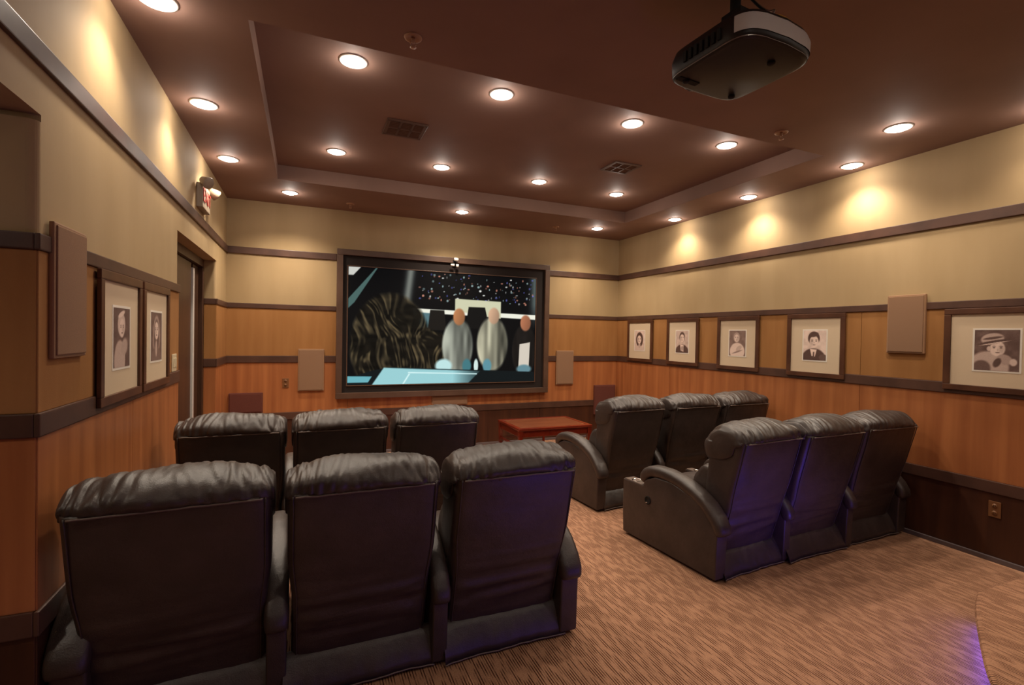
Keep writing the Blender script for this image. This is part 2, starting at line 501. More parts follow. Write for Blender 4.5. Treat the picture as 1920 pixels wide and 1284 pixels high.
# ------------------------------------------------------------------ ceiling lights
lens_me = MB().lathe((0, 0, 0), [(0.068, 0.0), (0.064, -0.008), (0.05, -0.017), (0.03, -0.023), (0.004, -0.025)], 28).mesh('lamp_lens')
ring_me = MB().lathe((0, 0, 0), [(0.068, 0.0), (0.070, -0.006), (0.080, -0.008), (0.088, -0.004), (0.089, 0.0)], 28, cap=False).mesh('trim_ring')
def downlight(x, y, z, label, group='round recessed ceiling lights', power=1.0):
    e = empty('ceiling_light', (x, y, z), label=label, cat='light', group=group)
    link_mesh('lamp_lens', lens_me, M_lens, e)
    link_mesh('trim_ring', ring_me, M_trimw, e)
    l = bpy.data.lights.new('spot', 'SPOT')
    l.energy = LAMP_W * power
    l.color = WARM
    l.spot_size = math.radians(132)
    l.spot_blend = 0.9
    l.shadow_soft_size = 0.06
    o = bpy.data.objects.new('lamp_light', l)
    COL.objects.link(o)
    o.parent = e
    o.location = (0, 0, -0.05)
    l2 = bpy.data.lights.new('halo', 'POINT')  # extra point light below the lens, added for the halo on the ceiling
    l2.energy = 2.0
    l2.color = (1.0, 0.9, 0.8)
    l2.shadow_soft_size = 0.03
    o2 = bpy.data.objects.new('added_halo_light', l2)
    COL.objects.link(o2)
    o2.parent = e
    o2.location = (0, 0, -0.062)
    return e
LL = 'round white ceiling light by the left wall, '
RL = 'round white ceiling light by the right wall, '
TL = 'round white ceiling light in the recessed tray, '
downlight(-0.67, 2.84, ZC, LL + 'cut by the top of the photo', power=0.8)
downlight(-0.67, 4.00, ZC, LL + 'beside the tray edge', power=0.8)
downlight(-0.67, 5.17, ZC, LL + 'nearest to the exit sign', power=0.8)
downlight(4.475, 2.88, ZC, RL + 'above the wall speaker, large bright patch below')
downlight(4.475, 3.985, ZC, RL + 'the middle of three with patches below')
downlight(4.475, 5.156, ZC, RL + 'nearest the screen wall corner')
downlight(-0.18, 6.11, ZC, 'round white ceiling light above the screen wall, at its left end', power=1.9)
downlight(1.83, 6.06, ZC, 'round white ceiling light above the middle of the screen', power=1.9)
downlight(3.875, 6.09, ZC, 'round white ceiling light above the screen wall, at its right end', power=1.7)
downlight(3.98, 2.235, ZC, 'large round ceiling light at the upper right, outside the tray')
downlight(0.26, 3.285, ZT, TL + 'near row, leftmost and largest')
downlight(1.27, 3.285, ZT, TL + 'near row, right of the sprinkler head')
downlight(2.40, 3.285, ZT, TL + 'near row, left of the projector')
downlight(3.42, 3.295, ZT, TL + 'near row, rightmost below the projector')
downlight(0.25, 4.985, ZT, TL + 'far row, leftmost below the left vent')
downlight(1.27, 4.965, ZT, TL + 'far row, second from the left')
downlight(2.38, 4.95, ZT, TL + 'far row, third from the left')
downlight(3.425, 4.975, ZT, TL + 'far row, rightmost just under the right vent')
BG = 'ceiling lights behind the camera'
for x, y, z_, lab, pw in ((-0.2, -0.6, ZC, 'out of view, above the near end of the left wall', .4), (4.475, 1.6, ZC, 'out of view, right wall beside the platform corner', .4),
                      (4.475, 0.3, ZC, 'out of view, right wall above the platform', .4), (1.3, 0.4, ZC, 'out of view, above the aisle beside the camera', .4),
                      (2.9, 0.4, ZC, 'out of view, over the platform front edge', .4), (2.9, -1.1, ZC, 'out of view, over the back of the platform', .4),
                      (-1.6, 1.35, 2.42, 'out of view, added in the side passage to brighten its jamb', .35)):  # the passage light is added, to brighten the jamb of the opening
    downlight(x, y, z_, 'round white ceiling light ' + lab, BG, pw)

# ------------------------------------------------------------------ vents and sprinklers
def vent(x0, x1, y0, y1, label):
    e = empty('ceiling_vent', ((x0 + x1) / 2, (y0 + y1) / 2, ZT), label=label, cat='vent', group='ceiling vents')
    a, b = (x1 - x0) / 2, (y1 - y0) / 2
    MB().box(-a + .01, a - .01, -b + .01, b - .01, -0.003, 0.0).build('duct_opening', M_hole, e)
    f = MB()
    for s in (-1, 1):
        f.box(-a - .015, a + .015, s * b - 0.014, s * b + 0.014, -0.012, 0, 0.003)
        f.box(s * a - 0.014, s * a + 0.014, -b, b, -0.012, 0, 0.003)
    f.box(-a, a, -0.008, 0.008, -0.011, 0)
    for u in (-a / 3, a / 3):
        f.box(u - 0.008, u + 0.008, -b, b, -0.011, 0)
    f.build('vent_frame', M_vent, e)
    me = MB().add([(-a, -0.006, -0.004), (a, -0.006, -0.004), (a, 0.004, -0.010), (-a, 0.004, -0.010), (-a, -0.006, -0.0025), (a, -0.006, -0.0025), (a, 0.004, -0.0085), (-a, 0.004, -0.0085)],
                  [(0, 1, 2, 3), (7, 6, 5, 4), (0, 4, 5, 1), (1, 5, 6, 2), (2, 6, 7, 3), (3, 7, 4, 0)]).mesh('slat')
    n = 10
    for i in range(n):
        link_mesh('slat', me, M_vent, e, (0, -b + (i + 0.5) * 2 * b / n, 0))
vent(0.60, 0.90, 4.03, 4.33, 'square brown ceiling vent at left in the tray')
vent(2.78, 3.06, 4.05, 4.30, 'square brown ceiling vent at right in the tray')
spk = None
for x, y, lab in ((0.508, 2.627, 'bronze sprinkler head near the top centre of the ceiling'),
                  (3.294, 2.65, 'bronze sprinkler head by the right corner of the tray, below the projector'),
                  (0.485, 6.31, 'small bronze sprinkler head on the ceiling above the screen left edge'),
                  (3.293, 6.27, 'small bronze sprinkler head on the ceiling above the screen right edge')):
    e = empty('sprinkler_head', (x, y, ZC), label=lab, cat='sprinkler', group='ceiling sprinkler heads')
    if spk is None:
        spk = [('escutcheon', MB().lathe((0, 0, 0), [(0.048, 0.0), (0.046, -0.006), (0.034, -0.010), (0.026, -0.004), (0.012, -0.003)], 24).mesh('escutcheon')),
               ('nozzle', MB().lathe((0, 0, 0), [(0.010, -0.002), (0.010, -0.025), (0.006, -0.03)], 12).tube([(0.010, 0, -0.022), (0.016, 0, -0.035), (0.004, 0, -0.052)], 0.0022, 6).tube([(-0.010, 0, -0.022), (-0.016, 0, -0.035), (-0.004, 0, -0.052)], 0.0022, 6).mesh('nozzle')),
               ('deflector', MB().lathe((0, 0, 0), [(0.016, -0.051), (0.017, -0.054), (0.004, -0.057)], 16).mesh('deflector'))]
    for n, me in spk:
        link_mesh(n, me, M_brass, e)

# ------------------------------------------------------------------ painted grids (flat pictures)
def ell(X, Y, cx, cy, rx, ry, s=0.08, ang=0.0):
    dx_, dy_ = X - cx, Y - cy
    ca, sa = math.cos(ang), math.sin(ang)
    u, v = (dx_ * ca + dy_ * sa) / rx, (-dx_ * sa + dy_ * ca) / ry
    return np.clip((1 - np.sqrt(u * u + v * v)) / s, 0, 1)
def poly(X, Y, pts, s=0.006):
    """soft convex polygon, counter-clockwise"""
    r = np.ones_like(X)
    for i in range(len(pts)):
        (x0, y0), (x1, y1) = pts[i], pts[(i + 1) % len(pts)]
        L = math.hypot(x1 - x0, y1 - y0)
        dd = ((x1 - x0) * (Y - y0) - (y1 - y0) * (X - x0)) / L
        r = np.minimum(r, np.clip(dd / s + 0.5, 0, 1))
    return r
def picture_mesh(name, w, h, nx, ny, fn, plane):
    """grid w x h with colours from fn(X, Y), X right and Y up in 0..1 of height units"""
    xs = np.linspace(0, 1, nx + 1); ys = np.linspace(0, 1, ny + 1)
    X, Y = np.meshgrid(xs, ys)
    Cc = fn(X * w / h, Y)
    vs = []
    for j in range(ny + 1):
        for i in range(nx + 1):
            a, b = (xs[i] - 0.5) * w, (ys[j] - 0.5) * h
            if plane == 'front': vs.append((a, 0, b))
            elif plane == 'right': vs.append((0, -a, b))
            else: vs.append((0, a, b))
    fs = []
    for j in range(ny):
        for i in range(nx):
            k = j * (nx + 1) + i
            q = (k, k + 1, k + nx + 2, k + nx + 1)
            fs.append(q)
    me = bpy.data.meshes.new(name)
    me.from_pydata(vs, [], fs)
    ca = me.color_attributes.new('Col', 'FLOAT_COLOR', 'POINT')
    rgb = np.clip(Cc, 0, 1)
    l = np.where(rgb <= 0.04045, rgb / 12.92, ((rgb + 0.055) / 1.055) ** 2.4)
    arr = np.concatenate([l.reshape(-1, 3), np.ones((l.shape[0] * l.shape[1], 1))], 1)
    ca.data.foreach_set('color', arr.astype(np.float32).ravel())
    return me
def vnoise(X, Y, seed):
    rs = np.random.RandomState(seed)
    g = rs.rand(64, 64)
    xi, yi = np.floor(X).astype(int), np.floor(Y).astype(int)
    fx, fy = X - xi, Y - yi
    fx, fy = fx * fx * (3 - 2 * fx), fy * fy * (3 - 2 * fy)
    G = lambda a, b: g[a % 64, b % 64]
    return (G(xi, yi) * (1 - fx) + G(xi + 1, yi) * fx) * (1 - fy) + (G(xi, yi + 1) * (1 - fx) + G(xi + 1, yi + 1) * fx) * fy

def film(X, Y):
    """plain stand-in picture: night view with scattered lights, a shaggy dark bush, pale shapes and a pale table"""
    C_ = np.zeros(X.shape + (3,)) + np.array([0.02, 0.025, 0.035])
    def put(mask, col):
        nonlocal C_
        C_ = C_ * (1 - mask[..., None]) + np.array(col) * mask[..., None]
    rs = np.random.RandomState(5)
    # pale beams
    put(poly(X, Y, [(0.0, 0.93), (0.04, 0.93), (0.10, 1.0), (0.0, 1.0)]) * 0.9, (.85, .85, .82))
    put(poly(X, Y, [(0.0, 0.62), (0.05, 0.70), (0.36, 1.02), (0.24, 1.02), (0.0, 0.73)]) * 0.75, (.36, .50, .48))
    g = np.exp(-((X - 0.50 - 0.12 * (Y - .8)) / 0.035) ** 2) * np.clip((Y - 0.55) * 6, 0, 1)
    put(np.clip(g, 0, 1) * 0.7, (.62, .64, .60))
    g = np.exp(-((X - 1.74) / 0.05) ** 2) * np.clip((Y - 0.5) * 4, 0, 1)
    put(np.clip(g, 0, 1) * 0.55, (.55, .62, .60))
    # scattered far lights
    for k in range(130):
        cx, cy = 0.6 + rs.rand() * 1.12, 0.74 + rs.rand() * 0.25
        w_, h_ = 0.004 + rs.rand() * 0.012, 0.004 + rs.rand() * 0.010
        col = [(.9, .9, .88), (.75, .5, .42), (.4, .42, .75), (.6, .7, .7)][rs.randint(4)]
        put(ell(X, Y, cx, cy, w_, h_, .5) * (0.4 + 0.6 * rs.rand()), col)
    # pale window band in the middle
    put(poly(X, Y, [(0.5, 0.635), (1.75, 0.60), (1.75, 0.645), (0.5, 0.67)]), (.90, .90, .84))
    put(poly(X, Y, [(0.5, 0.50), (0.72, 0.50), (0.72, 0.63), (0.5, 0.64)]) * .8, (.40, .55, .58))
    put(poly(X, Y, [(0.93, 0.66), (1.38, 0.60), (1.38, 0.76), (0.93, 0.77)]), (.78, .78, .66))
    put(poly(X, Y, [(1.03, 0.50), (1.27, 0.50), (1.22, 0.70), (1.06, 0.70)]), (.06, .06, .06))
    put(poly(X, Y, [(0.68, 0.48), (0.85, 0.48), (0.83, 0.66), (0.70, 0.66)]), (.10, .09, .08))
    # shaggy dark bush at left
    n1 = vnoise(X * 14 + 3 * vnoise(X * 5, Y * 5, 1), Y * 34, 2)
    n2 = vnoise(X * 62 + 9 * vnoise(X * 5, Y * 5, 3) + Y * 14, Y * 11 + 4 * vnoise(X * 6, Y * 6, 8), 4)
    edge = 0.06 * (vnoise(X * 16, Y * 16, 9) - .5)
    blob = np.maximum(ell(X, Y, 0.36, 0.34, 0.36 , 0.47, .08), ell(X, Y, 0.66, 0.26, 0.30, 0.24, .10, -.35))
    blob = np.clip(blob + edge * 4 * (blob > 0), 0, 1)
    tex = np.clip(0.02 + 0.62 * np.maximum(n2 - 0.42, 0) + .08 * n1, 0, 1)
    bush = tex[..., None] * np.array([.95, .82, .58])
    C_ = C_ * (1 - blob[..., None]) + bush * blob[..., None]
    # three plain pale rounded shapes with warm tops
    def shape(cx, top, w_, body, head):
        sh = ell(X, Y, cx, top - 0.34, w_, 0.27, .12)
        sd = np.clip(0.55 + (vnoise(X * 30, Y * 5, int(cx * 50)) - .5) * .4 + (cx - X) * 1.2, .25, 1)
        c2 = sd[..., None] * np.array(body)
        nonlocal C_
        C_ = C_ * (1 - sh[..., None]) + c2 * sh[..., None]
        hm = ell(X, Y, cx + 0.01, top - 0.075, 0.062, 0.085, .2)
        sh2 = np.clip(0.85 - (X - cx) * 2.0 - (top - Y) * .6, .3, 1)
        C_ = C_ * (1 - hm[..., None]) + (sh2[..., None] * np.array(head)) * hm[..., None]
    shape(0.96, 0.68, 0.155, (.92, .94, .86), (.82, .55, .36))
    shape(1.30, 0.70, 0.165, (.95, .93, .80), (.92, .74, .60))
    shape(1.63, 0.64, 0.135, (.16, .14, .13), (.78, .50, .36))
    put(poly(X, Y, [(1.57, 0.1), (1.68, 0.1), (1.69, 0.38), (1.58, 0.36)]) * .9, (.88, .84, .78))
    put(ell(X, Y, 1.63, 0.12, 0.09, 0.05, .3), (.38, .52, .56))
    # glass objects on the table, the pale table
    for cx, w_, col in ((0.83, .09, (.72, .86, .86)), (1.05, .05, (.25, .45, .48)), (1.14, .025, (.8, .88, .86)), (1.25, .05, (.35, .55, .6))):
        put(ell(X, Y, cx, 0.155, w_, 0.075, .3), col)
    put(poly(X, Y, [(-.1, 0), (1.9, 0), (1.9, 0.085), (0.30, 0.15), (0.20, 0.12), (-.1, 0.06)]), (.05, .08, .09))
    put(poly(X, Y, [(0.19, -0.02), (1.05, -0.02), (1.18, 0.105), (0.30, 0.145)], .01) * np.clip((1.25 - X) * 3, 0, 1), (.58, .78, .80))
    put(poly(X, Y, [(0.46, 0.0), (0.475, 0.0), (0.53, 0.09), (0.515, 0.09)]), (.80, .92, .92))
    put(poly(X, Y, [(0.51, 0.095), (1.15, 0.075), (1.15, 0.085), (0.51, 0.105)]), (.80, .92, .92))
    put(poly(X, Y, [(0.0, 0.02), (0.17, 0.02), (0.2, 0.07), (0.0, 0.075)]), (.40, .66, .70))
    return C_

# ------------------------------------------------------------------ projection screen
PX0, PX1, PZ0, PZ1 = 0.499, 3.172, 0.915, 2.45
scx, scz = (SX0 + SX1) / 2, (SZ0 + SZ1) / 2
scr = empty('projection_screen', (scx, YF, scz), label='large wall screen in a dark wood frame showing a film picture', cat='screen')
def ring_frame(mb, x0, x1, z0, z1, w, y0, y1, b=0.004):
    mb.box(x0, x1, y0, y1, z1 - w, z1, b)
    mb.box(x0, x1, y0, y1, z0, z0 + w, b)
    mb.box(x0, x0 + w, y0, y1, z0 + w, z1 - w, b)
    mb.box(x1 - w, x1, y0, y1, z0 + w, z1 - w, b)
    return mb
a0, a1, b0, b1 = SX0 - scx, SX1 - scx, SZ0 - scz, SZ1 - scz
f = MB(); ring_frame(f, a0, a1, b0, b1, 0.075, -0.085, -0.031)
f.box(a0 + .01, a1 - .01, -0.032, -0.0, b0 + .01, b1 - .01)
f.build('outer_moulding', M_screenfr, scr)
MB().box(a0 + 0.07, a1 - 0.07, -0.050, -0.03, b0 + 0.07, b1 - 0.07, 0.003).build('black_border', M_velvet, scr)
ring_frame(MB(), PX0 - scx - 0.014, PX1 - scx + 0.014, PZ0 - scz - 0.014, PZ1 - scz + 0.014, 0.012, -0.062, -0.049, 0.002).build('inner_bezel', M_screenfr, scr)
me = picture_mesh('picture', PX1 - PX0, PZ1 - PZ0, 380, 218, film, 'front')
link_mesh('picture', me, M_film, scr, ((PX0 + PX1) / 2 - scx, -0.053, (PZ0 + PZ1) / 2 - scz))
# little sensor clipped to the top of the frame
e = empty('ceiling_sensor', (1.90, YF - 0.087, 2.60), label='small silver swivel camera on the top edge of the screen frame', cat='camera')
e.name = 'swivel_camera'
MB().box(-0.025, 0.025, -0.012, 0, -0.03, 0.03, 0.004).build('mounting_plate', M_black, e)
MB().lathe((0.01, -0.035, 0.035), [(0.006, -0.03), (0.022, -0.028), (0.026, 0.0), (0.022, 0.028), (0.006, 0.03)], 16, 'x').build('swivel_head', M_trimw, e)
MB().tube([(0, -0.01, 0), (0.0, -0.045, -0.005), (0.0, -0.035, 0.03)], 0.008).build('bracket', M_black, e)
MB().lathe((-0.035, -0.035, -0.045), [(0.004, -0.03), (0.016, -0.028), (0.018, 0.02), (0.004, 0.024)], 16, 'x').lathe((0.03, -0.035, -0.05), [(0.004, -0.022), (0.02, -0.02), (0.02, 0.02), (0.004, 0.022)], 16, 'z').build('camera_barrel', M_trimw, e)

# ------------------------------------------------------------------ wall speakers
def speaker(name, label, axis, c0, c1, z0, z1, depth, m=None, cat='speaker', group='flat wall speakers'):
    m = m or M_grille
    zc, w, h = (z0 + z1) / 2, c1 - c0, z1 - z0
    if axis == 'front': e = empty(name, ((c0 + c1) / 2, YF - 0.008, zc), 0)
    if axis == 'right': e = empty(name, (XR - 0.008, (c0 + c1) / 2, zc), -PI / 2)
    if axis == 'left': e = empty(name, (XL + 0.008, (c0 + c1) / 2, zc), PI / 2)
    tag(e, label, cat, group)
    MB().box(-w / 2, w / 2, -depth, 0, -h / 2, h / 2, 0.006).build('cabinet', M_taupe if m is M_grille else m, e)
    MB().box(-w / 2 + 0.012, w / 2 - 0.012, -depth - 0.006, -depth + 0.004, -h / 2 + 0.012, h / 2 - 0.012, 0.005).build('grille', m, e)
    return e
speaker('wall_speaker', 'flat taupe wall speaker left of the screen', 'front', -0.086, 0.22, 0.85, 1.38, 0.024)
speaker('wall_speaker', 'flat taupe wall speaker right of the screen', 'front', 3.56, 3.862, 0.85, 1.376, 0.024)
speaker('wall_speaker', 'flat taupe centre speaker under the screen', 'front', 1.622, 2.138, 0.60, 0.736, 0.024)
speaker('wall_speaker', 'flat taupe speaker on the right wall between two portraits', 'right', 2.375, 2.66, 1.507, 2.0, 0.024)
speaker('wall_speaker', 'tall flat taupe speaker on the left wall before the portraits', 'left', 2.315, 2.60, 1.483, 1.99, 0.018)
speaker('subwoofer_panel', 'plum brown speaker panel low in the left corner of the screen wall', 'front', -0.84, -0.475, 0.60, 0.845, 0.03, M_sub, group='low subwoofer panels')
speaker('subwoofer_panel', 'plum brown speaker panel low in the right corner of the screen wall', 'front', 4.25, 4.64, 0.36, 0.825, 0.04, M_sub, group='low subwoofer panels')

# ------------------------------------------------------------------ portraits
def portrait(kind):
    def fn(X, Y):
        asp = X.max()
        cx = asp / 2
        base = {0: .80, 1: .74, 2: .42, 3: .84, 4: .28, 5: .30, 6: .35}[kind]
        g = np.zeros_like(X) + base + (vnoise(X * 9, Y * 9, 30 + kind) - .5) * .12
        def put(m_, v):
            nonlocal g
            g = g * (1 - m_) + v * m_
        def face(fx, fy, r, tone=.86, dirn=1):
            put(ell(X, Y, fx, fy, r * .78, r, .15), tone)
            put(ell(X, Y, fx - dirn * r * .4, fy - r * .1, r * .45, r * .8, .8) * .45, tone * .62)
            for s in (-.32, .34):
                put(ell(X, Y, fx + s * r, fy + .12 * r, r * .16, r * .09, .4), .22)
                put(ell(X, Y, fx + s * r, fy + .30 * r, r * .22, r * .06, .4) * .8, .25)
            put(ell(X, Y, fx + .03 * r, fy - .14 * r, r * .09, r * .2, .9) * .6, .55)
            put(ell(X, Y, fx + .02 * r, fy - .46 * r, r * .26, r * .08, .4), .30)
        if kind == 0:
            put(ell(X, Y, cx, .55, .30, .40, .12), .20); put(ell(X, Y, cx - .05, .06, .34, .20, .15), .78); put(ell(X, Y, cx, .25, .09, .15, .2), .70); face(cx - .02, .55, .23)
        if kind == 1:
            put(ell(X, Y, cx, .0, .46, .40, .12), .22); put(poly(X, Y, [(cx - .08, .1), (cx + .1, .05), (cx + .1, .36), (cx - .12, .38)], .03), .88)
            put(ell(X, Y, cx, .72, .19, .24, .15), .24); face(cx, .66, .19); put(ell(X, Y, cx + .02, .2, .10, .12, .3), .62)
        if kind == 2:
            put(ell(X, Y, cx, .18, .38, .36, .12), .86); put(ell(X, Y, cx + .08, .30, .18, .10, .3, .6), .72); put(ell(X, Y, cx - .03, .73, .17, .22, .15), .62); face(cx - .03, .70, .16, .85, -1)
            put(ell(X, Y, cx, .16, .32, .04, .5, .3), .5)
        if kind == 3:
            put(ell(X, Y, cx - .03, .0, .46, .42, .10), .20); put(poly(X, Y, [(cx - .10, .14), (cx + .02, .12), (cx + .08, .36), (cx - .16, .38)], .02), .90)
            put(poly(X, Y, [(cx - .06, .08), (cx, .08), (cx + .0, .28), (cx - .05, .28)], .02), .25)
            put(ell(X, Y, cx - .03, .74, .22, .24, .12), .18); face(cx - .02, .62, .22, .88); put(ell(X, Y, cx - .03, .86, .19, .09, .3, .2), .20)
            put(ell(X, Y, cx + .30, .10, .16, .12, .2), .30)
        if kind == 4:
            put(ell(X, Y, cx - .15, .08, .42, .42, .12), .70); put(ell(X, Y, cx - .28, .05, .2, .22, .2), .30)
            face(cx + .02, .54, .20, .86, -1); put(ell(X, Y, cx - .14, .54, .05, .07, .3), .78)
            put(ell(X, Y, cx - .08, .78, .24, .15, .15, .18), .68); put(ell(X, Y, cx - .07, .80, .22, .035, .3, .18), .25); put(ell(X, Y, cx - .05, .70, .36, .045, .2, .22), .22); put(ell(X, Y, cx - .04, .675, .34, .016, .4, .22), .85)
            put(ell(X, Y, cx + .16, .28, .17, .13, .2, -.5), .62); put(ell(X, Y, cx + .32, .22, .08, .1, .3), .8); put(ell(X, Y, cx + .02, .2, .08, .14, .3, -.4), .22)
        if kind == 5:
            put(ell(X, Y, cx - .1, .12, .28, .36, .12), .70); put(ell(X, Y, cx + .12, .34, .2, .16, .3, .6), .66); put(ell(X, Y, cx - .02, .72, .20, .22, .15), .75)
            put(ell(X, Y, cx - .02, .90, .20, .05, .3, .3), .85); face(cx, .66, .17, .84, -1)
        if kind == 6:
            put(ell(X, Y, cx, .50, .27, .46, .12), .62); put(ell(X, Y, cx, .50, .22, .40, .2), .34); put(ell(X, Y, cx, .06, .34, .24, .12), .40)
            face(cx, .62, .20, .86); put(ell(X, Y, cx - .02, .25, .08, .2, .3), .70)
        g = np.clip(g + (vnoise(X * 60, Y * 60, 7) - .5) * .05, 0, 1)
        return g[..., None] * np.array([1.0, .90, .84]) + (1 - g[..., None]) * np.array([.16, .06, .04])
    return fn
def framed(side, yc, kind, label, w=0.6, ph_w=0.235, ph_h=0.295):
    z0, z1 = 1.238, 1.868
    zc = (z0 + z1) / 2
    e = empty('framed_portrait', (XR - 0.018 if side == 'right' else XL + 0.018, yc, zc), -PI / 2 if side == 'right' else PI / 2)
    tag(e, label, 'picture', 'framed portraits along the side walls')
    hw, hh, bw = w / 2, (z1 - z0) / 2, 0.045
    f = ring_frame(MB(), -hw, hw, -hh, hh, bw, -0.018, 0.0, 0.004)
    ring_frame(f, -hw + bw - 0.01, hw - bw + 0.01, -hh + bw - 0.01, hh - bw + 0.01, 0.01, -0.010, 0.0, 0.002)
    f.box(-hw + .01, hw - .01, -0.002, 0.0, -hh + .01, hh - .01)
    f.build('frame', M_frame, e)
    MB().box(-hw + bw, hw - bw, -0.006, -0.002, -hh + bw, hh - bw).build('mat_board', M_matbd, e)
    MB().box(-ph_w / 2 - .012, ph_w / 2 + .012, -0.0075, -0.005, -ph_h / 2 - .012, ph_h / 2 + .012).build('print_border', M_white, e)
    me = picture_mesh('print', ph_w, ph_h, 66, 82, portrait(kind), 'front')
    link_mesh('print', me, M_print, e, (0, -0.0082, 0))
framed('right', 6.085, 0, 'framed portrait of a dark haired woman, nearest the screen wall corner')
framed('right', 5.175, 1, 'framed portrait of a man in a dark suit, second from the screen wall')
framed('right', 4.262, 2, 'framed portrait of a figure in a light shirt on a grey ground')
framed('right', 3.315, 3, 'framed portrait of a smiling dark haired man in suit and tie')
framed('right', 1.925, 4, 'framed portrait of a man in a striped hat with a pipe', 0.64, 0.255, 0.30)
framed('left', 3.035, 5, 'framed portrait of a pale figure, left wall beside the speaker')
framed('left', 3.655, 6, 'framed portrait of a long haired woman, left wall beside the switch', 0.57)

# ------------------------------------------------------------------ outlets, switch, exit sign
def outlet(side, c_, z, label, m, name='wall_outlet', cat='outlet', w=0.072, h=0.118, toggles=0):
    if side == 'front': e = empty(name, (c_, YF - 0.008, z), 0)
    if side == 'right': e = empty(name, (XR - 0.008, c_, z), -PI / 2)
    if side == 'left': e = empty(name, (XL + 0.008, c_, z), PI / 2)
    tag(e, label, cat)
    MB().box(-w / 2, w / 2, -0.007, 0, -h / 2, h / 2, 0.003).build('cover_plate', m, e)
    if toggles:
        for k in range(toggles):
            x = (k - (toggles - 1) / 2) * 0.046
            MB().box(x - .015, x + .015, -0.012, -0.006, -.033, .033, .002).build('rocker', m, e)
    else:
        for s in (-1, 1):
            r = MB().lathe((0, -0.006, s * 0.026), [(0.016, 0), (0.016, -0.004), (0.004, -0.0045)], 16, 'y').build('socket', M_plate, e)
            MB().box(-.007, -.004, -.0115, -.010, s * .026 - .006, s * .026 + .006).box(.004, .007, -.0115, -.010, s * .026 - .006, s * .026 + .006).build('slots', M_black, r)
    return e
outlet('front', -0.225, 0.955, 'small brown outlet plate on the screen wall left of the speaker', M_plate)
outlet('right', 1.91, 0.385, 'brown outlet plate low on the dark base of the right wall', M_plate)
outlet('left', 4.17, 1.36, 'ivory light switch plate beside the door recess', M_ivory, 'light_switch', 'switch', 0.118, 0.125, 2)

e = empty('exit_sign', (XL, 5.12, 2.77), 0, label='white emergency exit sign with lamp heads high on the left wall', cat='sign')
MB().box(0, 0.05, -0.17, 0.17, -0.11, 0.10, 0.006).build('housing', M_exitw, e)
tx = bpy.data.curves.new('letters', 'FONT'); tx.body = 'EXIT'; tx.size = 0.17; tx.extrude = 0.003; tx.align_x = 'CENTER'; tx.align_y = 'CENTER'
to = bpy.data.objects.new('tmp', tx); COL.objects.link(to)
bpy.context.view_layer.update()
tme = bpy.data.meshes.new_from_object(to)
bpy.data.objects.remove(to, do_unlink=True)
lo = link_mesh('letters', tme, M_exitr, e, (0.053, 0, -0.005))
lo.rotation_euler = (PI / 2, 0, PI / 2)
for s in (-1, 1):
    hm = MB()
    hm.lathe((0, 0, 0), [(0.012, -0.045), (0.03, -0.04), (0.048, 0.01), (0.052, 0.03), (0.05, 0.035), (0.004, 0.030)], 20, 'x')
    h = hm.build('lamp_head', M_exitw, e, (0.075, s * 0.2, 0.10))
    h.rotation_euler = (0, 0.5, s * 0.6)
    MB().tube([(0.03, s * 0.13, 0.08), (0.04, s * 0.17, 0.10), (0.055, s * 0.19, 0.10)], 0.010).build('lamp_arm', M_exitw, e)

# ------------------------------------------------------------------ projector
pj = empty('projector', (1.752, 1.64, 2.78), math.radians(4), label='charcoal video projector hanging from the ceiling', cat='projector')
def prj_ring(w, dpt, bul, n=48, z=0.0, front=0.0):
    pts = []
    for k in range(n):
        a = 2 * PI * k / n
        ca, sa = math.cos(a), math.sin(a)
        ex = 0.32
        x = math.copysign(abs(ca) ** ex, ca) * w / 2
        y = math.copysign(abs(sa) ** ex, sa) * dpt / 2
        y += (bul if y < 0 else -bul * .4) * -(1 - (2 * x / w) ** 2)
        pts.append((x, y, z))
    return pts
rg = [prj_ring(0.405, 0.385, 0.02, z=0.0), prj_ring(0.428, 0.41, 0.025, z=0.006), prj_ring(0.44, 0.42, 0.03, z=0.02), prj_ring(0.445, 0.425, 0.03, z=0.075), prj_ring(0.42, 0.40, 0.03, z=0.115), prj_ring(0.36, 0.34, 0.03, z=0.135)]
MB().rings(rg).build('shell', M_proj, pj)
# rear face of the shell, light falling on it painted as pale grey
rb = []
for z, sc_ in ((0.03, 1.006), (0.075, 1.012), (0.10, .975)):
    rr = prj_ring(0.445 * sc_, 0.425 * sc_, 0.03, z=z)
    rb.append([p for p in rr if p[1] < -0.15 and abs(p[0]) < .222])
MB().rings(rb, cap=False, closed=False).build('painted_lit_rear', M_projs, pj)['label'] = 'rear of the shell, light painted in as pale grey'
MB().rings([[(p[0] * 1.004, p[1] * 1.004, z) for p in prj_ring(0.432, 0.414, 0.025)] for z in (0.008, 0.013)], cap=False).build('edge_line', M_metal, pj)
MB().lathe((-0.05, 0.16, 0.065), [(0.058, 0.0), (0.058, 0.065), (0.050, 0.075), (0.044, 0.062)], 28, 'y', cap=False).build('lens_ring', M_proj, pj)
MB().lathe((-0.05, 0.16, 0.065), [(0.045, 0.045), (0.040, 0.058), (0.02, 0.066), (0.003, 0.068)], 24, 'y').build('lens', M_glass, pj)
for x, y in ((-0.15, 0.15), (0.15, 0.15), (0.05, -0.13)):
    MB().lathe((x, y, 0.0), [(0.016, 0.004), (0.016, -0.008), (0.010, -0.012)], 16).build('foot', M_black, pj)
MB().box(-0.20, -0.08, 0.135, 0.165, -0.003, 0.004, .001).build('lens_release_vent', M_black, pj)
for k in range(7):
    MB().box(-0.229, -0.221, -0.10 + k * 0.03, -0.085 + k * 0.03, 0.035, 0.08).build('side_vent', M_black, pj)
